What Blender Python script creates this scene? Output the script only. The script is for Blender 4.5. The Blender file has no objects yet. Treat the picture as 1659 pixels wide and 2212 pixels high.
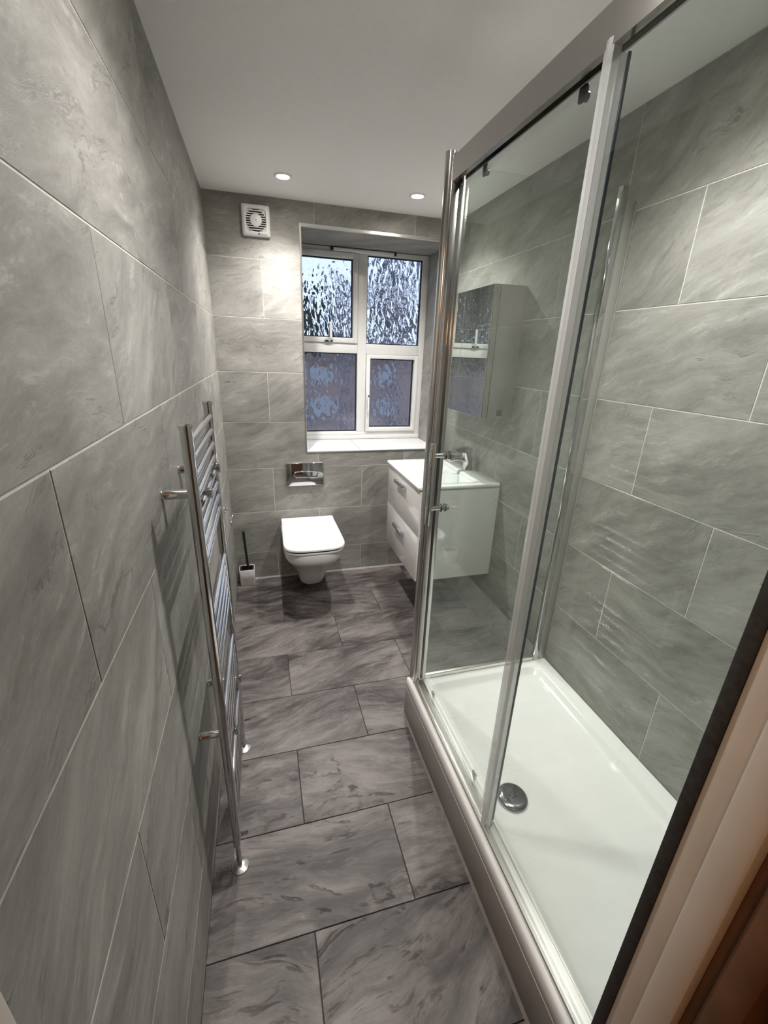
import bpy, bmesh, math, random
from mathutils import Vector, Matrix, noise

random.seed(7)
sc = bpy.context.scene
COL = sc.collection
PI = math.pi

# ------------------------------------------------------------------ camera, sky, exposure
W, H, YN = 1.4564, 2.3034, -2.610          # room: x 0..W, y YN..0 (back wall), z 0..H
cam_d = bpy.data.cameras.new('camera')
cam = bpy.data.objects.new('camera', cam_d)
COL.objects.link(cam)
right = Vector((0.96326445, -0.26633307, 0.03447151))
down = Vector((-0.06172623, -0.3444939, -0.93675708))
fwd = Vector((0.26136462, 0.90021700, -0.3482785))
m = Matrix((right, -down, -fwd)).transposed().to_4x4()
m.translation = Vector((0.2318, -2.8251, 1.5375))
cam.matrix_world = m
cam_d.sensor_fit = 'HORIZONTAL'
cam_d.sensor_width = 36.0
cam_d.lens = 925.116 / 1659 * 36.0
cam_d.clip_start = 0.01
sc.camera = cam

world = bpy.data.worlds.new('dusk sky')
sc.world = world
world.use_nodes = True
wt = world.node_tree
bg = wt.nodes['Background']
tcw = wt.nodes.new('ShaderNodeTexCoord')
sepw = wt.nodes.new('ShaderNodeSeparateXYZ')
wt.links.new(tcw.outputs['Generated'], sepw.inputs[0])
rampw = wt.nodes.new('ShaderNodeValToRGB')
rampw.color_ramp.elements[0].color = (0.66, 0.78, 1.0, 1)
rampw.color_ramp.elements[1].color = (0.42, 0.58, 0.95, 1)
wt.links.new(sepw.outputs['Z'], rampw.inputs[0])
wt.links.new(rampw.outputs[0], bg.inputs['Color'])
bg.inputs['Strength'].default_value = 1.2

LAMP_W = 66.0            # watts of each ceiling downlight
HALL_W = 0.85            # the warm bulb of the hall behind the camera
sc.view_settings.view_transform = 'Standard'
sc.view_settings.look = 'None'
sc.view_settings.gamma = 1.0
sc.view_settings.use_curve_mapping = False
sc.view_settings.exposure = 0.26
try:
    sc.cycles.use_denoising = True
    sc.cycles.adaptive_threshold = 0.03
    sc.cycles.max_bounces = 12
    sc.cycles.transparent_max_bounces = 24
    sc.cycles.transmission_bounces = 10
    sc.cycles.glossy_bounces = 6
    sc.cycles.diffuse_bounces = 4
    sc.cycles.sample_clamp_indirect = 60.0
except Exception:
    pass


# ------------------------------------------------------------------ helpers
def tag(o, label=None, cat=None, group=None, kind=None):
    if label: o['label'] = label
    if cat: o['category'] = cat
    if group: o['group'] = group
    if kind: o['kind'] = kind
    return o


def thing(name, label, cat, loc=(0, 0, 0), group=None):
    o = bpy.data.objects.new(name, None)
    COL.objects.link(o)
    o.location = loc
    o.empty_display_size = 0.05
    return tag(o, label, cat, group)


def rootloc(p):
    v = Vector((0, 0, 0))
    while p is not None:
        v += Vector(p.location)
        p = p.parent
    return v


def obj(name, bm, mat, parent=None, smooth=False, label=None, sharp=40):
    """links a bmesh given in world coordinates as one mesh object under parent"""
    off = rootloc(parent)
    if off.length > 0:
        bmesh.ops.translate(bm, verts=bm.verts[:], vec=-off)
    bmesh.ops.recalc_face_normals(bm, faces=bm.faces[:])
    me = bpy.data.meshes.new(name)
    if smooth:
        for e in bm.edges:
            if len(e.link_faces) == 2 and e.calc_face_angle(0) > math.radians(sharp):
                e.smooth = False
        for f in bm.faces: f.smooth = True
    bm.to_mesh(me)
    bm.free()
    o = bpy.data.objects.new(name, me)
    COL.objects.link(o)
    if parent is not None: o.parent = parent
    for mm in (mat if isinstance(mat, (list, tuple)) else [mat]):
        me.materials.append(mm)
    if label: o['label'] = label
    return o


def NB(): return bmesh.new()


def add_box(bm, x0, x1, y0, y1, z0, z1, bev=0.0, seg=2):
    r = bmesh.ops.create_cube(bm, size=1.0)
    vs = r['verts']
    for v in vs:
        v.co = Vector((x0 + (v.co.x + .5) * (x1 - x0), y0 + (v.co.y + .5) * (y1 - y0), z0 + (v.co.z + .5) * (z1 - z0)))
    if bev > 0:
        es = list({e for v in vs for e in v.link_edges})
        bmesh.ops.bevel(bm, geom=es, offset=bev, segments=seg, profile=0.5, affect='EDGES')
    return bm


def bx(x0, x1, y0, y1, z0, z1, bev=0.0, seg=2): return add_box(NB(), x0, x1, y0, y1, z0, z1, bev, seg)


def frame_to(d):
    d = Vector(d).normalized()
    a = Vector((0, 0, 1)) if abs(d.z) < .9 else Vector((1, 0, 0))
    u = d.cross(a).normalized()
    return u, d.cross(u).normalized()


def add_tube(bm, pts, r, n=16, cap=True):
    """round bar along a polyline; r may be a list"""
    pts = [Vector(p) for p in pts]
    rs = r if isinstance(r, (list, tuple)) else [r] * len(pts)
    rings = []
    u = None
    for i, p in enumerate(pts):
        if i == 0: d = pts[1] - p
        elif i == len(pts) - 1: d = p - pts[i - 1]
        else: d = (pts[i + 1] - p).normalized() + (p - pts[i - 1]).normalized()
        d.normalize()
        if u is None: u, v = frame_to(d)
        else:
            u = (u - d * u.dot(d)).normalized()
            v = d.cross(u)
        rings.append([bm.verts.new(p + rs[i] * (math.cos(2 * PI * k / n) * u + math.sin(2 * PI * k / n) * v)) for k in range(n)])
    for a, b in zip(rings, rings[1:]):
        for k in range(n): bm.faces.new((a[k], a[(k + 1) % n], b[(k + 1) % n], b[k]))
    if cap:
        bm.faces.new(rings[0][::-1])
        bm.faces.new(rings[-1])
    return bm


def tube(pts, r, n=16): return add_tube(NB(), pts, r, n)


def add_lathe(bm, prof, c, axis=(0, 0, 1), n=32, close=True):
    """prof: (radius, height) list spun about axis through c"""
    ax = Vector(axis).normalized()
    u, v = frame_to(ax)
    c = Vector(c)
    rings = []
    for r, h in prof:
        if r < 1e-6: rings.append([bm.verts.new(c + ax * h)])
        else: rings.append([bm.verts.new(c + ax * h + r * (math.cos(2 * PI * k / n) * u + math.sin(2 * PI * k / n) * v)) for k in range(n)])
    for a, b in zip(rings, rings[1:]):
        for k in range(n):
            k2 = (k + 1) % n
            if len(a) == 1 and len(b) == 1: continue
            if len(a) == 1: bm.faces.new((a[0], b[k2], b[k]))
            elif len(b) == 1: bm.faces.new((a[k], a[k2], b[0]))
            else: bm.faces.new((a[k], a[k2], b[k2], b[k]))
    if close:
        for rg in (rings[0], rings[-1]):
            if len(rg) > 2: bm.faces.new(rg)
    return bm


def lathe(prof, c, axis=(0, 0, 1), n=32): return add_lathe(NB(), prof, c, axis, n)


def add_loft(bm, rings, cap0=True, cap1=True):
    rr = [[bm.verts.new(Vector(p)) for p in r] for r in rings]
    n = len(rr[0])
    for a, b in zip(rr, rr[1:]):
        for k in range(n): bm.faces.new((a[k], a[(k + 1) % n], b[(k + 1) % n], b[k]))
    if cap0: bm.faces.new(rr[0][::-1])
    if cap1: bm.faces.new(rr[-1])
    return bm


def add_prism(bm, poly, lift):
    """poly: list of 3D points in one plane, extruded by vector lift"""
    a = [bm.verts.new(Vector(p)) for p in poly]
    b = [bm.verts.new(Vector(p) + Vector(lift)) for p in poly]
    n = len(a)
    bm.faces.new(a[::-1]); bm.faces.new(b)
    for k in range(n): bm.faces.new((a[k], a[(k + 1) % n], b[(k + 1) % n], b[k]))
    return bm


def prism(poly, lift): return add_prism(NB(), poly, lift)


def rrect(x0, x1, y0, y1, r, z, n=6):
    pts = []
    for cx, cy, a0 in ((x1 - r, y1 - r, 0), (x0 + r, y1 - r, 90), (x0 + r, y0 + r, 180), (x1 - r, y0 + r, 270)):
        for k in range(n + 1):
            a = math.radians(a0 + 90 * k / n)
            pts.append((cx + r * math.cos(a), cy + r * math.sin(a), z))
    return pts


# ------------------------------------------------------------------ materials
def newmat(name):
    mt = bpy.data.materials.new(name)
    mt.use_nodes = True
    nt = mt.node_tree
    return mt, nt, nt.nodes['Principled BSDF'], nt.nodes['Material Output']


def N(nt, t, **kw):
    n = nt.nodes.new(t)
    for k, v in kw.items(): setattr(n, k, v)
    return n


def simple(name, col, rough=0.5, metal=0.0, spec=None, var=0.0, scale=20, bump=0.0, coat=0.0):
    mt, nt, b, out = newmat(name)
    b.inputs['Roughness'].default_value = rough
    b.inputs['Metallic'].default_value = metal
    if spec is not None: b.inputs['Specular IOR Level'].default_value = spec
    if coat: b.inputs['Coat Weight'].default_value = coat
    tc = N(nt, 'ShaderNodeTexCoord')
    nz = N(nt, 'ShaderNodeTexNoise')
    nz.inputs['Scale'].default_value = scale
    nz.inputs['Detail'].default_value = 5
    nt.links.new(tc.outputs['Object'], nz.inputs['Vector'])
    rp = N(nt, 'ShaderNodeValToRGB')
    c = Vector(col)
    rp.color_ramp.elements[0].color = (*(c * (1 - var)), 1)
    rp.color_ramp.elements[1].color = (*(c * (1 + var)), 1)
    rp.color_ramp.elements[0].position = .3
    rp.color_ramp.elements[1].position = .7
    nt.links.new(nz.outputs['Fac'], rp.inputs[0])
    nt.links.new(rp.outputs[0], b.inputs['Base Color'])
    if bump:
        bp = N(nt, 'ShaderNodeBump')
        bp.inputs['Strength'].default_value = bump
        bp.inputs['Distance'].default_value = .002
        nt.links.new(nz.outputs['Fac'], bp.inputs['Height'])
        nt.links.new(bp.outputs[0], b.inputs['Normal'])
    return mt


def stone(name, dark, mid, light, rough=(.38, .55), bump=.25, ang=(-0.65, -0.1), streak=1.0, vein=.5, span=(.36, .64), smear=.3):
    """riven quartzite: cloudy streaks running along each tile, thin dark and pale veins, slate relief"""
    mt, nt, b, out = newmat(name)
    L = nt.links.new
    tc = N(nt, 'ShaderNodeTexCoord')
    oi = N(nt, 'ShaderNodeObjectInfo')
    mr = N(nt, 'ShaderNodeMapRange')
    mr.inputs['To Min'].default_value, mr.inputs['To Max'].default_value = ang
    L(oi.outputs['Random'], mr.inputs['Value'])
    vm = N(nt, 'ShaderNodeVectorMath', operation='SCALE')
    cx = N(nt, 'ShaderNodeCombineXYZ')
    cx.inputs[0].default_value, cx.inputs[1].default_value, cx.inputs[2].default_value = 61., 47., 29.
    L(cx.outputs[0], vm.inputs[0]); L(oi.outputs['Random'], vm.inputs['Scale'])
    rot = N(nt, 'ShaderNodeVectorRotate', rotation_type='Z_AXIS')
    L(tc.outputs['Object'], rot.inputs['Vector']); L(mr.outputs[0], rot.inputs['Angle'])
    # slow bend so that the streaks are not ruler-straight
    bend = N(nt, 'ShaderNodeTexNoise')
    bend.inputs['Scale'].default_value = 3.0
    ad0 = N(nt, 'ShaderNodeVectorMath', operation='ADD')
    L(rot.outputs[0], ad0.inputs[0]); L(vm.outputs[0], ad0.inputs[1])
    L(ad0.outputs[0], bend.inputs['Vector'])
    sb = N(nt, 'ShaderNodeVectorMath', operation='MULTIPLY_ADD')
    L(bend.outputs['Color'], sb.inputs[0])
    sb.inputs[1].default_value = (.10, .16, 0)
    L(ad0.outputs[0], sb.inputs[2])

    def tex(sx, sy, scale, det, rg, dist):
        mp = N(nt, 'ShaderNodeMapping')
        mp.inputs['Scale'].default_value = (sx, sy, 1)
        L(sb.outputs[0], mp.inputs['Vector'])
        t = N(nt, 'ShaderNodeTexNoise')
        t.inputs['Scale'].default_value = scale
        t.inputs['Detail'].default_value = det
        t.inputs['Roughness'].default_value = rg
        t.inputs['Distortion'].default_value = dist
        L(mp.outputs[0], t.inputs['Vector'])
        return t
    cloud = tex(1, 2.8, 2.4, 7, .62, .2)
    fine = tex(1, 5.0 * streak, 5.5, 9, .74, .25)
    vn = tex(1, 3.0, 1.7, 10, .66, .5)
    grain = tex(1, 1.4, 90, 4, .7, 0)
    r1 = N(nt, 'ShaderNodeValToRGB')
    e = r1.color_ramp.elements
    e[0].position, e[0].color = span[0], (*dark, 1)
    e[1].position, e[1].color = span[1], (*light, 1)
    k = e.new(.5); k.color = (*mid, 1)
    mixf = N(nt, 'ShaderNodeMix')
    mixf.inputs[0].default_value = .42
    L(cloud.outputs['Fac'], mixf.inputs[2]); L(fine.outputs['Fac'], mixf.inputs[3])
    L(mixf.outputs[0], r1.inputs[0])
    # dark hairline veins where the vein field crosses its middle
    def veinmask(center, width):
        s = N(nt, 'ShaderNodeMath', operation='SUBTRACT'); s.inputs[1].default_value = center
        L(vn.outputs['Fac'], s.inputs[0])
        a = N(nt, 'ShaderNodeMath', operation='ABSOLUTE'); L(s.outputs[0], a.inputs[0])
        q = N(nt, 'ShaderNodeMapRange')
        q.inputs['From Min'].default_value, q.inputs['From Max'].default_value = 0, width
        q.inputs['To Min'].default_value, q.inputs['To Max'].default_value = 1, 0
        L(a.outputs[0], q.inputs['Value'])
        g = N(nt, 'ShaderNodeMath', operation='MULTIPLY')
        gm = N(nt, 'ShaderNodeMapRange')
        gm.inputs['From Min'].default_value, gm.inputs['From Max'].default_value = .5, .68
        L(fine.outputs['Fac'], gm.inputs['Value'])
        L(q.outputs[0], g.inputs[0]); L(gm.outputs[0], g.inputs[1])
        return g
    dv, lv = veinmask(.46, .022), veinmask(.56, .02)
    def mixcol(fac, amt, a, col):
        mm = N(nt, 'ShaderNodeMath', operation='MULTIPLY'); mm.inputs[1].default_value = amt
        L(fac.outputs[0], mm.inputs[0])
        x = N(nt, 'ShaderNodeMix', data_type='RGBA')
        L(mm.outputs[0], x.inputs[0]); L(a, x.inputs[6]); x.inputs[7].default_value = (*col, 1)
        return x.outputs[2]
    c = mixcol(dv, vein, r1.outputs[0], [v * .45 for v in dark])
    c = mixcol(lv, vein * .8, c, [min(1, v * 1.35) for v in light])
    sm = tex(1, 3.4, 2.9, 9, .72, .3)
    sl = tex(1, 2.2, 3.3, 9, .7, .3)
    def smask(t, a, b_):
        q = N(nt, 'ShaderNodeMapRange')
        q.inputs['From Min'].default_value, q.inputs['From Max'].default_value = a, b_
        L(t.outputs['Fac'], q.inputs['Value'])
        return q
    c = mixcol(smask(sm, .54, .70), smear, c, [v * .6 for v in dark])
    c = mixcol(smask(sl, .56, .74), smear * .8, c, [min(1, v * 1.25) for v in light])
    gr = N(nt, 'ShaderNodeMix', data_type='RGBA', blend_type='OVERLAY')
    gr.inputs[0].default_value = .16
    L(c, gr.inputs[6]); L(grain.outputs['Fac'], gr.inputs[7])
    L(gr.outputs[2], b.inputs['Base Color'])
    rr = N(nt, 'ShaderNodeMapRange')
    rr.inputs['To Min'].default_value, rr.inputs['To Max'].default_value = rough
    L(fine.outputs['Fac'], rr.inputs['Value']); L(rr.outputs[0], b.inputs['Roughness'])
    bp = N(nt, 'ShaderNodeBump')
    bp.inputs['Strength'].default_value = bump
    bp.inputs['Distance'].default_value = .004
    hs = N(nt, 'ShaderNodeMath', operation='SUBTRACT')
    L(mixf.outputs[0], hs.inputs[0])
    L(dv.outputs[0], hs.inputs[1])
    L(hs.outputs[0], bp.inputs['Height'])
    L(bp.outputs[0], b.inputs['Normal'])
    return mt


def clear_glass(name, tint, refl=1.0):
    """thin architectural glass: straight-through plus Schlick mirror term per surface"""
    mt, nt, b, out = newmat(name)
    nt.nodes.remove(b)
    L = nt.links.new
    ge = N(nt, 'ShaderNodeNewGeometry')
    dt = N(nt, 'ShaderNodeVectorMath', operation='DOT_PRODUCT')
    L(ge.outputs['Incoming'], dt.inputs[0]); L(ge.outputs['Normal'], dt.inputs[1])
    ab = N(nt, 'ShaderNodeMath', operation='ABSOLUTE'); L(dt.outputs['Value'], ab.inputs[0])
    om = N(nt, 'ShaderNodeMath', operation='SUBTRACT'); om.inputs[0].default_value = 1; L(ab.outputs[0], om.inputs[1])
    pw = N(nt, 'ShaderNodeMath', operation='POWER'); pw.inputs[1].default_value = 5; L(om.outputs[0], pw.inputs[0])
    ma = N(nt, 'ShaderNodeMath', operation='MULTIPLY_ADD')
    ma.inputs[1].default_value = .955 * refl; ma.inputs[2].default_value = .045 * refl
    L(pw.outputs[0], ma.inputs[0])
    tr = N(nt, 'ShaderNodeBsdfTransparent'); tr.inputs[0].default_value = (*tint, 1)
    gl = N(nt, 'ShaderNodeBsdfGlossy'); gl.inputs['Roughness'].default_value = 0.0
    gl.inputs['Color'].default_value = (1, 1, 1, 1)
    mx = N(nt, 'ShaderNodeMixShader')
    L(ma.outputs[0], mx.inputs[0]); L(tr.outputs[0], mx.inputs[1]); L(gl.outputs[0], mx.inputs[2])
    L(mx.outputs[0], out.inputs['Surface'])
    return mt


def milky(name, col, clear):
    """translucent white plastic strip: part of the light goes straight through"""
    mt, nt, b, out = newmat(name)
    b.inputs['Base Color'].default_value = (*col, 1)
    b.inputs['Roughness'].default_value = .2
    tr = N(nt, 'ShaderNodeBsdfTransparent')
    mx = N(nt, 'ShaderNodeMixShader'); mx.inputs[0].default_value = clear
    nt.links.new(b.outputs[0], mx.inputs[1]); nt.links.new(tr.outputs[0], mx.inputs[2])
    nt.links.new(mx.outputs[0], out.inputs['Surface'])
    return mt


def obscure_glass(name):
    mt, nt, b, out = newmat(name)
    b.inputs['Base Color'].default_value = (.96, .97, 1, 1)
    b.inputs['Transmission Weight'].default_value = 1.0
    b.inputs['Roughness'].default_value = 0.0
    b.inputs['IOR'].default_value = 1.5
    return mt


def emit(name, col, s):
    mt, nt, b, out = newmat(name)
    b.inputs['Base Color'].default_value = (*col, 1)
    b.inputs['Emission Color'].default_value = (*col, 1)
    b.inputs['Emission Strength'].default_value = s
    return mt


M = {}
M['wall_tile'] = stone('grey quartzite wall tile', (.19, .184, .170), (.292, .284, .264), (.385, .377, .352), rough=(.45, .65), bump=.42, vein=.95, span=(.37, .63), smear=.42)
M['floor_tile'] = stone('charcoal slate floor tile', (.034, .029, .0285), (.106, .092, .089), (.20, .176, .171), rough=(.42, .6), bump=.5, ang=(-.45, .3), streak=1.3, vein=.95, span=(.41, .60), smear=.95)
M['sill_tile'] = stone('pale sill tile', (.60, .60, .60), (.68, .68, .68), (.76, .76, .76), rough=(.3, .45), bump=.05, vein=.15)
M['grout'] = simple('pale wall grout', (.62, .61, .57), .85, var=.06, scale=40)
M['floor_grout'] = simple('dark floor grout', (.045, .042, .04), .85, var=.1, scale=40)
M['silicone'] = simple('silicone sealant', (.33, .315, .295), .5, var=.08, scale=30)
M['dark_silicone'] = simple('darker sealant', (.24, .215, .20), .55, var=.2, scale=30)  # darker sealant tone for the bead along the riser panel
M['plaster'] = simple('ceiling paint', (.86, .855, .84), .7, var=.015, scale=60, bump=.12)
M['upvc'] = simple('white window plastic', (.74, .74, .73), .32, var=.02, scale=8)
M['gasket'] = simple('black rubber and gap shade', (.012, .012, .013), .6)  # rubber parts, and black fill painting shade in lid and cabinet gaps
M['chrome'] = simple('polished chrome', (.62, .62, .63), .065, metal=1.0, var=.01)
M['rung_chrome'] = simple('satin chrome rungs', (.60, .60, .615), .13, metal=1.0, var=.01)
M['alu'] = simple('bright anodised aluminium', (.66, .655, .65), .16, metal=1.0, var=.02, scale=6)
M['satin'] = simple('satin aluminium', (.52, .50, .485), .17, metal=1.0, var=.02, scale=6)
M['drain'] = simple('brushed drain steel', (.36, .37, .39), .14, metal=1.0, var=.04, scale=30)
M['trim'] = simple('tile edging aluminium', (.78, .77, .75), .28, metal=1.0, var=.02)
M['ceramic'] = simple('white glazed ceramic', (.80, .80, .785), .09, var=.01, coat=.4)
M['acrylic'] = simple('white acrylic tray', (.80, .805, .79), .16, var=.01)
M['lacquer'] = simple('gloss white lacquer', (.70, .685, .67), .14, var=.01, coat=.5)
M['white_plastic'] = simple('white plastic', (.78, .78, .80), .35, var=.02)
M['black_plastic'] = simple('black plastic', (.012, .012, .013), .45)
M['dark'] = simple('dark hole shade', (.006, .006, .007), .8)  # near-black fill that paints the shade inside openings
M['grey_panel'] = simple('grey white tray riser panel', (.31, .285, .27), .42, var=.03, scale=14)
M['mirror'] = simple('silvered mirror', (.86, .87, .86), .01, metal=1.0)
M['cab_grey'] = simple('grey mirror cabinet side', (.42, .42, .395), .3, metal=.55, var=.02)
M['glass'] = clear_glass('clear shower glass', (.95, .975, .96))
M['seal'] = milky('milky plastic seal', (.70, .71, .73), .52)
M['glass_edge'] = simple('dark blue glass edge', (.03, .045, .07), .2)
M['obscure'] = obscure_glass('rippled obscure window glass')
M['lamp_lens'] = emit('lit downlight lens', (1.0, .94, .83), 200.0)
M['bezel'] = simple('white downlight bezel', (.78, .77, .74), .35)
M['jamb_dark'] = simple('dark tile edge adhesive', (.035, .034, .034), .6, var=.35, scale=120)
M['jamb_paint'] = simple('cream gloss door lining paint', (.68, .62, .55), .42, var=.04, scale=12)
M['wood_dark'] = simple('dark brown door frame wood', (.16, .075, .035), .5, var=.25, scale=18)
M['hall_wall'] = simple('hall plaster', (.40, .29, .21), .8, var=.05, scale=8)
M['hall_floor'] = simple('hall carpet', (.10, .05, .03), .9, var=.3, scale=80)
M['hall_dark'] = simple('dark brown hall wall', (.06, .022, .01), .55, var=.2, scale=10)  # dark brown for the hall's right and near walls
M['outer_wall'] = simple('outer masonry', (.35, .3, .28), .9)
M['brick'] = None


def brick_mat():
    mt, nt, b, out = newmat('mauve house brick')
    tc = N(nt, 'ShaderNodeTexCoord')
    mp = N(nt, 'ShaderNodeMapping'); mp.inputs['Rotation'].default_value = (PI / 2, 0, 0)
    nt.links.new(tc.outputs['Object'], mp.inputs[0])
    br = N(nt, 'ShaderNodeTexBrick')
    br.inputs['Color1'].default_value = (.28, .20, .185, 1)
    br.inputs['Color2'].default_value = (.34, .245, .22, 1)
    br.inputs['Mortar'].default_value = (.36, .33, .34, 1)
    br.inputs['Scale'].default_value = 4.4
    nt.links.new(mp.outputs[0], br.inputs['Vector'])
    nt.links.new(br.outputs['Color'], b.inputs['Base Color'])
    b.inputs['Roughness'].default_value = .9
    return mt


M['brick'] = brick_mat()
M['roof'] = simple('slate roof', (.07, .07, .08), .7, var=.2, scale=8)
M['house_win'] = simple('house window pane', (.36, .39, .42), .35)
M['house_frame'] = simple('grey window frame', (.40, .40, .42), .6)
M['bark'] = simple('winter bark', (.15, .15, .18), .9, var=.2, scale=30)
M['evergreen'] = simple('evergreen needles', (.045, .06, .048), .8, var=.4, scale=10)
M['soil'] = simple('garden lawn', (.06, .07, .05), .95, var=.3, scale=3)


# ------------------------------------------------------------------ tiles
_tile_cache = {}


def tile_mesh(poly, t, ch, mat):
    """poly: outline in tile-local xy; slab of thickness t (z 0..t) with a small arris ch on the face"""
    key = (tuple((round(x, 4), round(y, 4)) for x, y in poly), round(t, 4), mat.name)
    if key in _tile_cache: return _tile_cache[key]
    n = len(poly)
    ins = []
    for i in range(n):
        p0, p1, p2 = Vector(poly[i - 1]), Vector(poly[i]), Vector(poly[(i + 1) % n])
        a, c = (p1 - p0).normalized(), (p2 - p1).normalized()
        ins.append(p1 + Vector((-a.y, a.x)) * ch + Vector((-c.y, c.x)) * ch)
    vs = [(x, y, 0) for x, y in poly] + [(x, y, t - ch) for x, y in poly] + [(p.x, p.y, t) for p in ins]
    fs = []
    for r in (0, n):
        for i in range(n): fs.append((r + i, r + (i + 1) % n, r + n + (i + 1) % n, r + n + i))
    fs.append(tuple(range(2 * n, 3 * n)))
    fs.append(tuple(range(n - 1, -1, -1)))
    me = bpy.data.meshes.new('tile')
    me.from_pydata(vs, [], fs)
    me.materials.append(mat)
    me.update()
    _tile_cache[key] = me
    return me


def cut(u0, u1, v0, v1, hole):
    """tile rectangle minus a hole -> outline (counter-clockwise) or None"""
    R = [(u0, v0), (u1, v0), (u1, v1), (u0, v1)]
    if hole is None: return R
    a0, a1, b0, b1 = hole
    o0, o1, p0, p1 = max(u0, a0), min(u1, a1), max(v0, b0), min(v1, b1)
    if o1 - o0 < 1e-4 or p1 - p0 < 1e-4: return R
    L, Rr, B, T = o0 <= u0 + 1e-6, o1 >= u1 - 1e-6, p0 <= v0 + 1e-6, p1 >= v1 - 1e-6
    if L and Rr and B and T: return None
    if L and Rr: return [(u0, p1), (u1, p1), (u1, v1), (u0, v1)] if B else [(u0, v0), (u1, v0), (u1, p0), (u0, p0)]
    if B and T: return [(o1, v0), (u1, v0), (u1, v1), (o1, v1)] if L else [(u0, v0), (o0, v0), (o0, v1), (u0, v1)]
    if L and B: return [(o1, v0), (u1, v0), (u1, v1), (u0, v1), (u0, p1), (o1, p1)]
    if Rr and B: return [(u0, v0), (o0, v0), (o0, p1), (u1, p1), (u1, v1), (u0, v1)]
    if L and T: return [(u0, v0), (u1, v0), (u1, v1), (o1, v1), (o1, p0), (u0, p0)]
    if Rr and T: return [(u0, v0), (u1, v0), (u1, p0), (o0, p0), (o0, v1), (u0, v1)]
    return R


def lay(parent, mat, to_world, u_rng, rows, offs, pitch, g, t, hole=None, name='tile'):
    """rows: list of (v0,v1); offs[i]: a joint position in row i. to_world(u,v) gives (location, rotation matrix)"""
    for i, (v0, v1) in enumerate(rows):
        k = math.floor((u_rng[0] - offs[i]) / pitch)
        u = offs[i] + k * pitch
        while u < u_rng[1]:
            a, b = max(u, u_rng[0]), min(u + pitch, u_rng[1])
            if b - a > .012:
                au, bu = a + (g / 2 if a > u_rng[0] + 1e-6 else 0), b - (g / 2 if b < u_rng[1] - 1e-6 else 0)
                poly = cut(au, bu, v0 + g / 2, v1 - g / 2, hole)
                if poly:
                    cu, cv = (u + pitch / 2), (v0 + v1) / 2
                    jit = random.uniform(-.0004, .0004)
                    me = tile_mesh([(x - cu, y - cv) for x, y in poly], t + round(jit * .4, 5), .0012, mat)
                    o = bpy.data.objects.new(name, me)
                    COL.objects.link(o)
                    o.parent = parent
                    mw = to_world(cu, cv)
                    o.matrix_local = Matrix.Translation(-rootloc(parent)) @ mw
            u += pitch


def basis(ex, ey, ez, at):
    mm = Matrix((ex, ey, ez)).transposed().to_4x4()
    mm.translation = Vector(at)
    return mm


G, TT = .0024, .009       # joint width, tile thickness proud of the grout bed
GB = .0084                # grout bed height behind the tile face
B0 = .2028                # first wall joint above the floor
zr = [(0.0, B0)] + [(B0 + .3 * i, B0 + .3 * (i + 1)) for i in range(7)]
zr[-1] = (zr[-1][0], H)
SW = .12                  # slab thickness behind the tiles
WIN = (.505, 1.44, .905, 2.186)     # window recess in the back wall (x0,x1,z0,z1)
RD = .42                            # recess depth


def struct(name, bm, mat, parent=None, smooth=False):
    o = obj(name, bm, mat, parent, smooth)
    if parent is None: o['kind'] = 'structure'
    return o


# floor -------------------------------------------------------------
floor = struct('floor', bx(-SW, W + SW, YN - .1, .06, -.12, -GB + .004), M['floor_grout'])
fy0 = -.878
ys = [(fy0 + .3035 * k, fy0 + .3035 * (k + 1)) for k in range(-6, 3)]
ys = [(max(a, YN - .09), min(b, -.0005)) for a, b in ys if b > YN - .08 and a < -.01]
offs = [(.287 if round((a - fy0) / .3035) % 2 else .587) for a, b in ys]
offs = []
for a, b in ys:
    k = round((b - fy0) / .3035) if b < -.01 else round((a - fy0) / .3035) + 1
    offs.append(.287 if k % 2 == 0 else .587)
lay(floor, M['floor_tile'], lambda u, v: basis((1, 0, 0), (0, 1, 0), (0, 0, 1), (u, v, -TT)),
    (0.0, W), ys, offs, .600, .0022, TT)

# walls -------------------------------------------------------------
wl = struct('wall_left', bx(-SW, -TT + GB - .0005, YN, .06, -.02, H + .02), M['grout'])
lay(wl, M['wall_tile'], lambda u, v: basis((0, 1, 0), (0, 0, 1), (1, 0, 0), (-TT, u, v)), (YN, -.0005), zr,
    [-1.98 if i % 2 else -2.279 for i in range(8)], .602, G, TT)
# rows alternate so that the joint at 1.4-1.7 m stands at -1.98

wr = struct('wall_right', bx(W + TT - GB + .0005, W + SW, YN, .06, -.02, H + .02), M['grout'])
lay(wr, M['wall_tile'], lambda u, v: basis((0, -1, 0), (0, 0, 1), (-1, 0, 0), (W + TT, -u, v)), (.0005, -YN), zr,
    [1.99 if i % 2 else 1.688 for i in range(8)], .602, G, TT)

hb = NB()
for x0, x1, z0, z1 in ((-SW, WIN[0], -.02, H + .02), (WIN[1], W + SW, -.02, H + .02), (WIN[0], WIN[1], -.02, WIN[2] - TT), (WIN[0], WIN[1], WIN[3] + .004, H + .02)):
    add_box(hb, x0, x1, TT - GB + .0005, RD + .08, z0, z1)
wb = struct('wall_back', hb, M['grout'])
lay(wb, M['wall_tile'], lambda u, v: basis((1, 0, 0), (0, 0, 1), (0, -1, 0), (u, TT, v)), (.0005, W - .0005), zr,
    [.282 if i % 2 == 0 else .582 for i in range(8)], .6, G, TT, hole=WIN)
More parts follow.
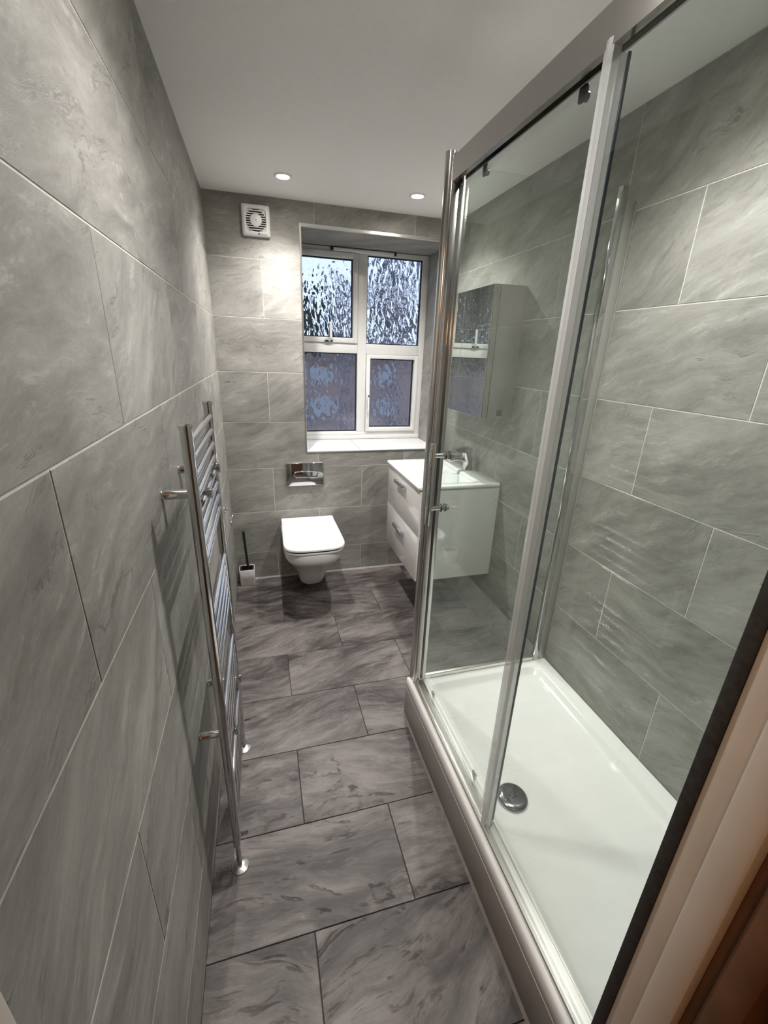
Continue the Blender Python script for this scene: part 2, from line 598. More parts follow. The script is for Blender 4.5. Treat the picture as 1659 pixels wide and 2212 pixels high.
# reveals of the recess: soffit, left, right, sill (two pale tiles)
x0, x1, z0, z1 = WIN
for (u0, u1) in ((x0 + .003, .877), (.880, x1 - .003)):
    me = tile_mesh([(u0 - .9, .004), (u1 - .9, .004), (u1 - .9, RD - .002), (u0 - .9, RD - .002)], TT, .001, M['sill_tile'])
    o = bpy.data.objects.new('sill_tile', me); COL.objects.link(o); o.parent = wb
    o.location = (.9, 0, z0 - TT)
me = tile_mesh([(x0 + .003 - .9, .004), (x1 - .003 - .9, .004), (x1 - .003 - .9, RD - .002), (x0 + .003 - .9, RD - .002)], .004, .0008, M['wall_tile'])
o = bpy.data.objects.new('tile', me); COL.objects.link(o); o.parent = wb
o.matrix_local = basis((1, 0, 0), (0, -1, 0), (0, 0, -1), (.9, RD, z1 + .004))
for zi in ((z0 + .002, 1.4), (1.403, z1 - .002)):
    for sx, xx in ((1, x0), (-1, x1)):
        pl = [(.004, zi[0] - 1.5), (RD - .002, zi[0] - 1.5), (RD - .002, zi[1] - 1.5), (.004, zi[1] - 1.5)]
        me = tile_mesh(pl if sx > 0 else [(-p[0], p[1]) for p in pl][::-1], .004, .0008, M['wall_tile'])
        o = bpy.data.objects.new('tile', me); COL.objects.link(o); o.parent = wb
        o.matrix_local = basis((0, sx, 0), (0, 0, 1), (sx, 0, 0), (xx - sx * .0005, 0, 1.5))

# edging strips round the recess
trims = [(x0 - .0105, x0 - .0002, z0, z1 + .010), (x1 + .0002, x1 + .0105, z0, z1 + .010)]
struct('trim_1', bx(x0 - .008, x0 + .0035, -.0025, .010, z0 - .006, z1 + .014, .002), M['trim'])
struct('trim_2', bx(x1 - .0035, x1 + .008, -.0025, .010, z0 - .006, z1 + .014, .002), M['trim'])
struct('trim_3', bx(x0 + .0035, x1 - .0035, -.0025, .010, z1 - .004, z1 + .014, .002), M['trim'])
struct('trim_4', bx(x0 + .0035, x1 - .0035, -.0025, .010, z0 - .006, z0 + .002, .0015), M['trim'])
struct('trim_5', prism([(0.001, -.0005, .0), (0.001, -.009, .0), (0.001, -.0005, .010)], (W - .002, 0, 0)), M['silicone'])

# near wall with the door opening
DX0, DX1 = .042, .622
wn_t = .013
nb = NB()
for a, b, c, d in ((-SW, DX0 - .01, -.02, H + .02), (DX1 + .01, W + SW, -.02, H + .02), (DX0 - .01, DX1 + .01, 2.03, H + .02)):
    add_box(nb, a, b, YN - .095, YN - .008, c, d)
wn = struct('wall_near', nb, M['grout'])
lay(wn, M['wall_tile'], lambda u, v: basis((-1, 0, 0), (0, 0, 1), (0, 1, 0), (-u, YN - .008, v)), (-W + .0005, -DX1 - .002), zr,
    [-.9 if i % 2 else -1.2 for i in range(8)], .6, G, .008)
lay(wn, M['wall_tile'], lambda u, v: basis((-1, 0, 0), (0, 0, 1), (0, 1, 0), (-u, YN - .008, v)), (-DX1 - .002, -.0005), [(2.03, H)],
    [-.3], .6, G, .008)

# ceiling
struct('ceiling', bx(-SW, W + SW, YN - .1, .06, H, H + .1), M['plaster'])

# door lining: dark tile edge, cream lining with stop, brown architrave on the hall side
d1 = thing('door_1', None, None, (DX1, YN, 0))
d1['kind'] = 'structure'
def lin(name, xa, xb, ya, yb, mat, z1=2.03, label=None, bev=.0015):
    return obj(name, bx(xa, xb, ya, yb, 0, z1, bev), mat, d1, True, label)
lin('tile_edge', DX1 - .002, DX1 + .012, YN - .0145, YN - .0005, M['jamb_dark'], label='dark unfinished tile edge')
lin('lining', DX1, DX1 + .02, YN - .0395, YN - .0147, M['jamb_paint'])
lin('door_stop', DX1 - .006, DX1 + .02, YN - .072, YN - .0397, M['jamb_paint'], bev=.004)
lin('rebate', DX1 + .006, DX1 + .024, YN - .082, YN - .0722, M['wood_dark'], label='brown rebate beside the stop')
lin('architrave', DX1 - .002, DX1 + .05, YN - .112, YN - .0822, M['wood_dark'], label='brown hall side architrave', bev=.006)
lin('lining', DX0 - .02, DX0, YN - .10, YN - .001, M['jamb_paint'])
obj('lining', bx(DX0 - .02, DX1 + .02, YN - .10, YN - .001, 2.03, 2.05, .002), M['jamb_paint'], d1, True)

# hall behind the camera (reflected in the chrome, lit by a warm bulb)
HY = -4.0
struct('floor_hall', bx(-.9, 1.9, HY, YN - .1, -.12, -.002), M['hall_floor'])
struct('ceiling_hall', bx(-.9, 1.9, HY, YN - .1, 2.4, 2.5), M['plaster'])
struct('wall_hall_left', bx(-1.0, -.9, HY - .1, YN - .09, -.1, 2.5), M['hall_wall'])
struct('wall_hall_right', bx(1.9, 2.0, HY - .1, YN - .09, -.1, 2.5), M['hall_dark'])
struct('wall_hall_back', bx(-.9, 1.9, HY - .1, HY, -.1, 2.5), M['hall_wall'])
hn = NB()
for a, b, c, d in ((-.9, DX0 - .02, 0, 2.4), (DX1 + .025, 1.9, 0, 2.4), (DX0 - .02, DX1 + .025, 2.05, 2.4)):
    add_box(hn, a, b, YN - .104, YN - .0955, c, d)
struct('wall_hall_near', hn, M['hall_dark'])
hl = bpy.data.lights.new('hall_bulb', 'POINT')
hl.energy = HALL_W * 10
hl.color = (1.0, .58, .30)
hl.shadow_soft_size = .08
hlo = bpy.data.objects.new('hall_bulb', hl); COL.objects.link(hlo)
hlo.location = (-.25, -3.4, 2.1)


# ------------------------------------------------------------------ window
win = thing('window_1', None, None, (.97, RD, z0))
win['kind'] = 'structure'
FY0, FY1 = RD - .002, RD + .062
xl, xr = x0 + .002, x1 - .002


def fr(name, *a, **k): return obj(name, bx(*a, k.get('bev', .004)), M['upvc'], win, True)


fr('outer_frame', xl, x0 + .022, FY0, FY1, z0 + .002, z1 - .002)
fr('outer_frame', 1.395, xr, FY0, FY1, z0 + .002, z1 - .002)
fr('outer_frame', x0 + .022, 1.395, FY0, FY1, 2.155, z1 - .002)
fr('outer_frame', x0 + .022, 1.395, FY0, FY1, z0 + .030, .963)
fr('sill_rail', x0 + .004, x1 - .004, FY0 - .012, FY1, z0 + .001, z0 + .030, bev=.005)
fr('mullion', .928, .993, FY0, FY1, .963, 2.155)
fr('transom', x0 + .022, .928, FY0, FY1, 1.525, 1.593)
fr('transom', .993, 1.395, FY0, FY1, 1.525, 1.593)


def sash(xa, xb, za, zb, w):
    b_ = NB()
    y0, y1 = FY0 - .014, FY1 - .02
    add_box(b_, xa, xa + w, y0, y1, za, zb, .004)
    add_box(b_, xb - w, xb, y0, y1, za, zb, .004)
    add_box(b_, xa + w - .004, xb - w + .004, y0 + .0004, y1, za, za + w, .004)
    add_box(b_, xa + w - .004, xb - w + .004, y0 + .0004, y1, zb - w, zb, .004)
    return obj('sash', b_, M['upvc'], win, True)


s1 = sash(x0 + .004, .926, 1.594, 2.156, .034)
s2 = sash(.995, 1.396, .964, 1.5235, .029)


def gasket(xa, xb, za, zb, y, w=.0065):
    b_ = NB()
    add_box(b_, xa - .002, xa + w, y, y + .02, za, zb)
    add_box(b_, xb - w, xb + .002, y, y + .02, za, zb)
    add_box(b_, xa + w, xb - w, y, y + .02, za - .002, za + w)
    add_box(b_, xa + w, xb - w, y, y + .02, zb - w, zb + .002)
    return obj('gasket', b_, M['gasket'], win)


def ripple(x, z, seed):
    """height field of the obscured glass: soft upright droplets bounded by thin ridges"""
    p = Vector((x * 27 + seed * 7.3, z * 19 + seed * 3.1, seed))
    p += 0.45 * noise.noise_vector(p * .6)
    d = noise.voronoi(p, distance_metric='DISTANCE')[0]
    cell = min(d[1] - d[0], .5)
    q = Vector((x * 38 + 11 * seed, z * 20, seed * 2.))
    return .60 * cell * (1.3 - cell) + .42 * noise.noise(q) + .05 * noise.noise(q * 2.3)


def pane(xa, xb, za, zb, y, seed, amp):
    b_ = NB()
    st = .0030
    nx, nz = max(2, int((xb - xa) / st)), max(2, int((zb - za) / (st * 1.35)))
    g0 = []
    for j in range(nz + 1):
        row = []
        for i in range(nx + 1):
            x, z = xa + (xb - xa) * i / nx, za + (zb - za) * j / nz
            row.append(b_.verts.new((x, y - amp * ripple(x, z, seed), z)))
        g0.append(row)
    for j in range(nz):
        for i in range(nx):
            b_.faces.new((g0[j][i], g0[j][i + 1], g0[j + 1][i + 1], g0[j + 1][i]))
    # flat outer face and edges
    c = [b_.verts.new((xx, y + .004, zz)) for xx, zz in ((xa, za), (xb, za), (xb, zb), (xa, zb))]
    b_.faces.new(c)
    b_.faces.new([c[0]] + g0[0] + [c[1]])
    b_.faces.new([c[3]] + g0[-1] + [c[2]])
    b_.faces.new([c[0]] + [r[0] for r in g0] + [c[3]])
    b_.faces.new([c[1]] + [r[-1] for r in g0] + [c[2]])
    o = obj('pane', b_, M['obscure'], win, True, sharp=60)
    return o


PANES = [(x0 + .038, .892, 1.628, 2.122, 1, .0050), (.993, 1.395, 1.593, 2.155, 2, .0066),
         (x0 + .022, .928, .963, 1.525, 3, .0026), (1.024, 1.367, .993, 1.4945, 4, .0026)]
for xa, xb, za, zb, sd, am in PANES:
    gasket(xa, xb, za, zb, FY0 + .018)
    pane(xa + .001, xb - .001, za + .001, zb - .001, FY0 + .031, sd, am)
# trickle vent along the head
b_ = NB()
add_box(b_, .755, 1.175, FY0 - .020, FY0 + .0005, 2.160, 2.180, .006, 3)
obj('trickle_vent', b_, M['white_plastic'], win, True)
for xa in (.738, 1.176):
    obj('vent_cap', bx(xa, xa + .016, FY0 - .017, FY0 + .0005, 2.162, 2.180, .002), M['black_plastic'], win, True, 'dark end cap of the vent')
# awning stay and casement handle
h1 = obj('window_handle', bx(.69, .746, FY0 - .026, FY0 - .0145, 1.597, 1.609, .002), M['black_plastic'], win, True, 'upright white handle on dark keeper')
obj('lever', add_box(tube([(.722, FY0 - .022, 1.605), (.730, FY0 - .040, 1.628)], .008, 10), .722, .740, FY0 - .046, FY0 - .034, 1.622, 1.727, .005), M['white_plastic'], h1, True)
h2 = obj('window_handle', bx(1.000, 1.018, FY0 - .026, FY0 - .0143, 1.185, 1.255, .004), M['white_plastic'], win, True)
obj('lever', bx(1.003, 1.017, FY0 - .042, FY0 - .027, 1.11, 1.225, .005), M['white_plastic'], h2, True)
obj('key_barrel', lathe([(.006, 0), (.006, .004)], (1.009, FY0 - .042, 1.232), (0, -1, 0), 12), M['black_plastic'], h2, True)

# ------------------------------------------------------------------ outside
struct('ground', bx(-14, 16, RD + .6, 30, -3.2, -3.0), M['soil'])
HYo = 9.0
hs = thing('neighbour_house', 'mauve brick house seen dimly through the lower rippled panes', 'house', (3.5, HYo, -3.0))
obj('wall', bx(-9.0, 12.0, HYo, HYo + 6, -3.0, 1.45), M['brick'], hs)
obj('roof', prism([(-9.3, HYo - .3, 1.42), (-9.3, HYo + 6.3, 1.42), (-9.3, HYo + 3, 1.75)], (21.6, 0, 0)), M['roof'], hs)
def hwin(xa, xb, za, zb):
    f_ = NB()
    add_box(f_, xa - .08, xb + .08, HYo - .05, HYo + .02, za - .08, za); add_box(f_, xa - .08, xb + .08, HYo - .05, HYo + .02, zb, zb + .08)
    add_box(f_, xa - .08, xa, HYo - .05, HYo + .02, za, zb); add_box(f_, xb, xb + .08, HYo - .05, HYo + .02, za, zb)
    w_ = obj('window', f_, M['house_frame'], hs)
    obj('pane', bx(xa, xb, HYo - .02, HYo - .005, za, zb), M['house_win'], w_)
for xa, xb in ((1.5, 2.1), (3.35, 3.75), (-2.6, -2.0)):
    xa, xb = xa + .06, xb - .06
    hwin(xa, xb, .80, 1.10)
    hwin(xa, xb, -.04, .28)


def bare_tree(x, y, rad, top, n, label):
    """upright winter tree: a trunk and a narrow crown of forking limbs kept inside its radius"""
    t = thing('bare_tree', label, 'tree', (x, y, -3.0), 'bare trees behind the window')
    rng = random.Random(int(x * 10))
    obj('trunk', tube([(x, y, -3.0), (x + .03, y, -.5), (x, y, 1.5), (x, y, top - .5)], [.06, .05, .05, .03], 10), M['bark'], t, True)
    cb = NB()
    for k in range(n):
        z = 1.45 + (top - 1.6) * (k + rng.random()) / n
        a = rng.uniform(0, 2 * PI)
        p = Vector((x, y, z))
        pts = [p]
        rr = rad * rng.uniform(.55, 1)
        for q in (.35, .7, 1):
            pts.append(Vector((x + rr * q * math.cos(a) + rng.uniform(-.05, .05) * q, y + rr * q * math.sin(a), min(top, z + .7 * q * q * rr + rng.uniform(-.1, .1)))))
        r0 = rng.uniform(.02, .05)
        add_tube(cb, pts, [r0, r0 * .8, r0 * .6, r0 * .3], 5)
        for w_ in range(5):
            b_ = pts[rng.choice((1, 2, 2))]
            e_ = b_ + Vector((rng.uniform(-.3, .3), rng.uniform(-.25, .25), rng.uniform(-.1, .45))) * .8
            dx, dy = e_.x - x, e_.y - y
            l_ = math.hypot(dx, dy)
            if l_ > rad: e_.x, e_.y = x + dx * rad / l_, y + dy * rad / l_
            add_tube(cb, [b_, (b_ + e_) / 2 + Vector((0, 0, .03)), e_], [r0 * .6, r0 * .5, r0 * .3], 5)
    obj('crown', cb, M['bark'], t, True)['kind'] = 'stuff'


bare_tree(2.95, 6.2, .72, 3.3, 52, 'tall bare winter tree behind the right hand rippled panes')
bare_tree(1.86, 6.0, .33, 2.9, 22, 'narrow bare winter tree behind the top left rippled pane')


def evergreen(x, y, rad, top, n, label, base=-2.2):
    ev = thing('evergreen_tree', label, 'tree', (x, y, -3.0), 'dark evergreens beyond the window')
    eb = NB()
    rng = random.Random(int(100 * x) + 3)
    for k in range(n):
        h = rng.random() ** .8
        z = base + (top - base - .2) * h
        rr = ((1 - h) ** .7) * (rad - .2) + .03
        a, q = rng.uniform(0, 2 * PI), rr * math.sqrt(rng.random())
        p = Vector((x + q * math.cos(a), y + q * math.sin(a), z))
        d = Vector((math.cos(a), math.sin(a), rng.uniform(-.3, .5))) * rng.uniform(.12, .2)
        s_ = d.cross(Vector((0, 0, 1))).normalized() * .07
        v = [eb.verts.new(p - s_), eb.verts.new(p + s_), eb.verts.new(p + d), eb.verts.new(p + Vector((0, 0, .08)))]
        eb.faces.new((v[0], v[1], v[2])); eb.faces.new((v[0], v[3], v[2])); eb.faces.new((v[1], v[2], v[3]))
    obj('foliage', eb, M['evergreen'], ev)['kind'] = 'stuff'
    obj('trunk', tube([(x, y, -3), (x, y, top - .4)], [.06, .02], 8), M['bark'], ev, True)


evergreen(1.10, 5.8, .44, 2.75, 900, 'small dark evergreen at the lower left of the top left rippled pane', 1.45)
evergreen(-2.35, 6.4, 1.5, 5.4, 3600, 'broad dark evergreen left of the window, showing in the cabinet mirror', 1.2)

# ------------------------------------------------------------------ ceiling downlights
def downlight(x, y, label, grp, power=1.0):
    t = thing('ceiling_downlight', label, 'ceiling light', (x, y, H), grp)
    obj('bezel', lathe([(.0270, .004), (.0275, -.002), (.031, -.0055), (.036, -.0055), (.041, -.003), (.043, 0.0005), (.030, .0055)], (x, y, H - .0007), n=40), M['bezel'], t, True)
    obj('lens', lathe([(.0268, -.0002), (.0268, -.0022), (.018, -.0032), (0, -.0038)], (x, y, H), n=32), M['lamp_lens'], t, True)
    L_ = bpy.data.lights.new('downlight_beam', 'SPOT')
    L_.energy = LAMP_W * power
    L_.color = (1.0, .968, .928)
    L_.spot_size = math.radians(132)
    L_.spot_blend = 1.0
    L_.shadow_soft_size = .022
    lo = bpy.data.objects.new('downlight_beam', L_); COL.objects.link(lo)
    lo.parent = t
    lo.location = (0, 0, -.012)
    return t


downlight(.398, -.336, 'lit downlight in the ceiling near the extractor fan corner', 'recessed ceiling spotlights')
downlight(1.076, -.322, 'lit downlight in the ceiling beside the top of the shower post', 'recessed ceiling spotlights')
downlight(.398, -1.85, 'lit downlight in the ceiling above the towel radiator, out of the picture', 'recessed ceiling spotlights', .76)
downlight(1.076, -1.85, 'lit downlight in the ceiling above the shower tray, out of the picture', 'recessed ceiling spotlights', .88)

# ------------------------------------------------------------------ extractor fan
fx, fz = .267, 2.182
fan = thing('extractor_fan', 'square white extractor fan high on the back wall left of the window', 'fan', (fx, 0, fz))
hw = .0735
fb = NB()
ro = [[(p[0], yy, p[1]) for p in [(a, b) for a, b, _ in rrect(fx - w, fx + w, fz - w, fz + w, r, 0, 5)]] for w, r, yy in
      ((hw, .010, 0), (hw, .010, -.018), (hw - .004, .012, -.026), (.056, .016, -.031), (.053, .018, -.030), (.051, .02, -.020))]
add_loft(fb, ro, True, True)
obj('cover', fb, M['white_plastic'], fan, True, sharp=50)
obj('grille_void', lathe([(.052, 0), (.052, .0012)], (fx, -.0202, fz), (0, -1, 0), 40), M['dark'], fan)  # black disc painting the shade behind the slats
for i in range(9):
    z_ = fz - .043 + .0108 * i
    w_ = math.sqrt(max(0, .0525 ** 2 - (z_ - fz) ** 2)) + .004
    w_ = min(w_, .0515)
    obj('grille_slat', bx(fx - w_, fx + w_, -.0305, -.0215, z_ - .0019, z_ + .0019, .001, 1), M['white_plastic'], fan)
obj('centre_disc', lathe([(.030, -.002), (.030, .0105), (.028, .0122), (0, .0130)], (fx, -.0215, fz), (0, -1, 0), 40), M['white_plastic'], fan, True)
obj('screw', lathe([(.0028, 0), (.0028, .001)], (fx, -.0344, fz), (0, -1, 0), 10), M['black_plastic'], fan)
cu = bpy.data.curves.new('brand_print', 'FONT')
cu.body = 'Xpelair'
cu.size = .0125
cu.extrude = .0002
gp = simple('grey print', (.16, .16, .18), .6)
tmp = bpy.data.objects.new('printed_name', cu)
me = bpy.data.meshes.new_from_object(tmp)
bpy.data.objects.remove(tmp)
me.materials.clear(); me.materials.append(gp)
to = bpy.data.objects.new('printed_name', me); COL.objects.link(to); to.parent = fan
to.location = (.0200, -.0273, -.0672); to.rotation_euler = (math.radians(110), 0, 0)
po = obj('print_mark', bx(-.0045, .0045, 0, .009, -.0008, .0003), gp)
po.parent = fan
po.location = (.0125, -.0273, -.0672); po.rotation_euler = (math.radians(110), 0, 0)

# ------------------------------------------------------------------ flush plate
fp = thing('flush_plate', 'polished chrome flush plate on the back wall above the toilet', 'flush plate', (.4875, 0, .755))
obj('plate', bx(.362, .613, -.013, -.0003, .676, .835, .004, 3), M['chrome'], fp, True)
cxp, czp, aw, ah = .494, .757, .078, .020
loop = []
for k in range(28):
    a = 2 * PI * k / 28
    ca, sa = math.cos(a), math.sin(a)
    loop.append((cxp + (aw - ah) * (1 if ca > 0 else -1) * (1 if abs(ca) > 1e-6 else 0) + ah * ca, -.020, czp + ah * sa))
obj('button_loop', tube(loop + [loop[0]], .0032, 8), M['chrome'], fp, True)
for sx in (-1, 1):
    obj('button_stud', tube([(cxp + sx * (aw - ah + .018), -.0128, czp), (cxp + sx * (aw - ah + .018), -.0185, czp)], .004, 10), M['chrome'], fp, True)

# ------------------------------------------------------------------ toilet
tcx = .494
tl = thing('toilet', 'white wall hung toilet with its lid closed below the chrome plate', 'toilet', (tcx, 0, .06))


def dshape(w, d, z, y0=-.0005, n=2.7, wb=None, k=26, fl=.58):
    """plan outline: straight back at the wall, squarish rounded front"""
    wb = w if wb is None else wb
    pts = [(tcx - wb, y0, z), (tcx - (wb + w) / 2, y0 - d * .18, z)]
    ys_ = y0 - d * fl
    for i in range(k + 1):
        a = PI + PI * i / k
        ca, sa = math.cos(a), math.sin(a)
        pts.append((tcx + w * math.copysign(abs(ca) ** (2 / n), ca), ys_ + (d * (1 - fl)) * math.copysign(abs(sa) ** (2 / n), sa), z))
    pts += [(tcx + (wb + w) / 2, y0 - d * .18, z), (tcx + wb, y0, z)]
    return pts


lev = [(.066, .075, .262), (.060, .083, .268), (.10, .088, .295), (.15, .099, .325), (.20, .117, .365), (.245, .138, .410), (.285, .160, .455),
       (.315, .174, .492), (.335, .180, .512), (.36, .1825, .520), (.392, .1825, .524), (.398, .179, .520)]
lev = sorted(lev)
lev[0], lev[1] = (.060, .077, .262), (.068, .084, .268)
tb = NB()
add_loft(tb, [dshape(w, d, z) for z, w, d in lev])
obj('bowl', tb, M['ceramic'], tl, True, sharp=60)
sb_ = NB()
add_loft(sb_, [dshape(w, d, z, -.048, 3.3, .175, fl=.70) for z, w, d in ((.4005, .180, .474), (.404, .183, .478), (.413, .183, .478), (.4165, .180, .474))])
obj('seat', sb_, M['white_plastic'], tl, True, sharp=60)
lb = NB()
add_loft(lb, [dshape(w, d, z, -.060, 3.4, .176, fl=.70) for z, w, d in ((.4248, .181, .466), (.427, .1855, .472), (.436, .1855, .472), (.4415, .183, .468), (.4435, .176, .458))])
lid = obj('lid', lb, M['white_plastic'], tl, True, sharp=60)
obj('lid_gap_shade', add_loft(NB(), [dshape(w, d, z, -.062, 3.4, .170, fl=.70) for z, w, d in ((.4163, .1765, .462), (.4252, .1765, .462))]), M['gasket'], tl, False, 'dark filler painting the shade under the lid')  # black slab stands in for the shaded gap between seat and lid
obj('hinge_deck', bx(tcx - .178, tcx + .178, -.058, -.004, .399, .449, .008, 3), M['white_plastic'], tl, True)

# ------------------------------------------------------------------ toilet brush and its pot
bh = thing('brush_pot', 'square white toilet brush pot in the corner left of the toilet', 'brush holder', (.07, -.052, 0))
pb = NB()
rg = [rrect(.07 - w, .07 + w, -.052 - d, -.052 + d, .012, z, 4) for w, d, z in
      ((.045, .038, 0.0), (.048, .041, .003), (.0505, .0435, .118), (.049, .042, .1205), (.046, .039, .1195), (.045, .038, .05), (.045, .038, .012))]
add_loft(pb, rg)
obj('pot', pb, simple('white marbled pot', (.66, .64, .62), .3, var=.16, scale=26), bh, True, sharp=50)
obj('inner_cup', add_loft(NB(), [rrect(.07 - w, .07 + w, -.052 - d, -.052 + d, .011, z, 4) for w, d, z in ((.0445, .0375, .015), (.0452, .0382, .117), (.036, .029, .117), (.034, .027, .020))], True, True), M['black_plastic'], bh, True)
brs = thing('toilet_brush', 'black handled toilet brush standing in the white square pot', 'brush', (.078, -.048, .02))
obj('handle', tube([(.080, -.050, .085), (.072, -.045, .24), (.0655, -.040, .384)], [.0078, .0078, .0085], 14), M['black_plastic'], brs, True)
obj('brush_head', lathe([(.0, .022), (.020, .024), (.026, .035), (.026, .075), (.018, .088), (.008, .092)], (.079, -.050, 0), n=20), M['black_plastic'], brs, True)

# ------------------------------------------------------------------ toilet roll holder
rh = thing('toilet_roll_holder', 'empty chrome toilet roll holder on the left wall beyond the radiator', 'roll holder', (0, -.47, .70))
obj('rosette', lathe([(.020, .0003), (.020, .006), (.016, .009), (.007, .010)], (0, -.47, .70), (1, 0, 0), 24), M['chrome'], rh, True)
obj('bar', tube([(.008, -.47, .70), (.036, -.47, .70), (.042, -.476, .70), (.042, -.60, .70), (.042, -.612, .695), (.042, -.62, .682), (.042, -.612, .668), (.042, -.60, .66), (.042, -.49, .66), (.042, -.482, .666)], .0055, 10), M['chrome'], rh, True)

# ------------------------------------------------------------------ vanity unit with drawers, basin and tap
vy0, vy1, vx, vz0, vz1 = -.850, -.262, .998, .345, .878
va = thing('vanity_unit', 'white gloss wall hung vanity unit with two drawers under the basin', 'cabinet', (W, -.556, vz0))
cb = NB()
add_box(cb, vx + .018, W - .0004, vy0, vy0 + .016, vz0, vz1, .001, 1)
add_box(cb, vx + .018, W - .0004, vy1 - .016, vy1, vz0, vz1, .001, 1)
add_box(cb, vx + .018, W - .0004, vy0 + .016, vy1 - .016, vz0, vz0 + .016)
add_box(cb, W - .012, W - .0004, vy0 + .016, vy1 - .016, vz0 + .016, vz1)
obj('carcass', cb, M['lacquer'], va, True)
for za, zb in ((vz0, .6135), (.6175, .868)):
    dr = obj('drawer', bx(vx, vx + .0175, vy0, vy1, za, zb, .0018), M['lacquer'], va, True)
    hz = .821 if za > .5 else .540
    hn_ = bx(vx - .024, vx - .0002, -.622, -.455, hz - .010, hz + .010, .0015)
    obj('handle', hn_, M['chrome'], dr, True)
    obj('drawer_lip', bx(vx - .0003, vx + .0175, vy0 + .001, vy1 - .001, zb, zb + .0026), M['lacquer'], dr)
bs = thing('washbasin', 'white ceramic washbasin slab on top of the vanity unit', 'basin', (W, -.556, vz1))
bz = .898
X0, X1, Y0, Y1 = .985, W - .0005, -.858, -.254
bb = NB()
n_ = 6
lp = [rrect(X0 + .004, X1, Y0 + .004, Y1 - .004, .010, .8785, n_), rrect(X0, X1, Y0, Y1, .012, .882, n_), rrect(X0, X1, Y0, Y1, .012, bz - .004, n_),
      rrect(X0 + .005, X1 - .003, Y0 + .005, Y1 - .005, .012, bz, n_),
      rrect(X0 + .040, X1 - .112, Y0 + .052, Y1 - .052, .035, bz - .0005, n_), rrect(X0 + .045, X1 - .117, Y0 + .058, Y1 - .058, .035, bz - .006, n_),
      rrect(X0 + .075, X1 - .124, Y0 + .095, Y1 - .095, .04, bz - .075, n_), rrect(X0 + .12, X1 - .15, Y0 + .14, Y1 - .14, .05, bz - .092, n_)]
add_loft(bb, lp, True, True)
# closed underneath: the slab's bowl hangs inside the carcass
obj('slab', bb, M['ceramic'], bs, True, sharp=55)
obj('overflow', lathe([(.009, 0), (.009, .005)], (X1 - .1195, -.556, bz - .035), (-1, 0, -.1), 14), M['dark'], bs)
obj('waste', lathe([(.022, 0), (.022, .003), (.017, .005), (0, .006)], (X1 - .28, -.556, bz - .0918), n=24), M['chrome'], bs, True)

tp = thing('basin_tap', 'chrome lever mixer tap at the wall side of the washbasin', 'tap', (1.400, -.556, bz))
tc_ = NB()
ty = -.556
add_loft(tc_, [[(1.402 + dx + rx * math.cos(2 * PI * k / 20), ty + ry * math.sin(2 * PI * k / 20), z) for k in range(20)]
               for dx, rx, ry, z in ((0, .029, .028, bz), (0, .029, .028, bz + .006), (-.001, .027, .025, bz + .011), (-.006, .026, .024, bz + .05), (-.013, .027, .024, bz + .095), (-.016, .026, .023, bz + .104))])
obj('body', tc_, M['chrome'], tp, True, sharp=50)
sp = NB()
add_loft(sp, [[(x + nx * h * math.sin(2 * PI * k / 16), ty + w * math.cos(2 * PI * k / 16), z + nz * h * math.sin(2 * PI * k / 16)) for k in range(16)]
              for x, z, nx, nz, w, h in ((1.398, bz + .046, 0, 1, .018, .017), (1.370, bz + .060, .1, 1, .017, .013), (1.335, bz + .068, .05, 1, .016, .011), (1.300, bz + .066, -.1, 1, .0155, .010), (1.280, bz + .060, -.3, .9, .015, .010))])
obj('spout', sp, M['chrome'], tp, True, sharp=50)
lv_ = NB()
add_loft(lv_, [[(x, ty + w * cy, z + h * cz) for cy, cz in ((-1, -1), (1, -1), (1, 1), (-1, 1))] for x, z, w, h in
               ((1.413, bz + .119, .023, .014), (1.385, bz + .121, .024, .014), (1.345, bz + .121, .019, .010), (1.318, bz + .120, .015, .006))])
bmesh.ops.bevel(lv_, geom=lv_.edges[:], offset=.003, segments=2, affect='EDGES')
obj('lever', lv_, M['chrome'], tp, True)
obj('lever_neck', tube([(1.3875, ty, bz + .102), (1.386, ty, bz + .112)], .018, 16), M['chrome'], tp, True)

# ------------------------------------------------------------------ mirror cabinet
mc = thing('mirror_cabinet', 'grey mirror fronted wall cabinet above the washbasin', 'mirror cabinet', (W, -.56, 1.245))
my0, my1, mz0, mz1, mx = -.859, -.262, 1.245, 1.850, 1.286
obj('body', bx(mx + .0375, W - .0004, my0, my1, mz0, mz1, .0012), M['cab_grey'], mc, True)
for ya, yb in ((my0, -.562), (-.560, my1)):
    dr = obj('door', bx(mx + .0065, mx + .034, ya, yb, mz0 + .001, mz1 - .001, .001), M['cab_grey'], mc, True)
    obj('mirror_gap_shade', bx(mx + .0043, mx + .0066, ya + .0012, yb - .0012, mz0 + .002, mz1 - .002), M['gasket'], dr)  # black strip paints the shadow line between mirror and door
    obj('mirror', bx(mx, mx + .0043, ya, yb, mz0 + .001, mz1 - .001, .0008), M['mirror'], dr)
obj('door_gap_shade', bx(mx + .0338, mx + .0378, my0 + .0012, my1 - .0012, mz0 + .002, mz1 - .002), M['gasket'], mc, False, 'dark filler painting the shade behind the doors')  # black filler paints the shade between doors and body
obj('side_plate', bx(1.372, 1.402, my0 - .0015, my0 + .0005, mz0 + .012, mz0 + .042, .0005), simple('bronze tinted plate', (.25, .23, .2), .2, metal=.9), mc, False, 'small dark square plate')

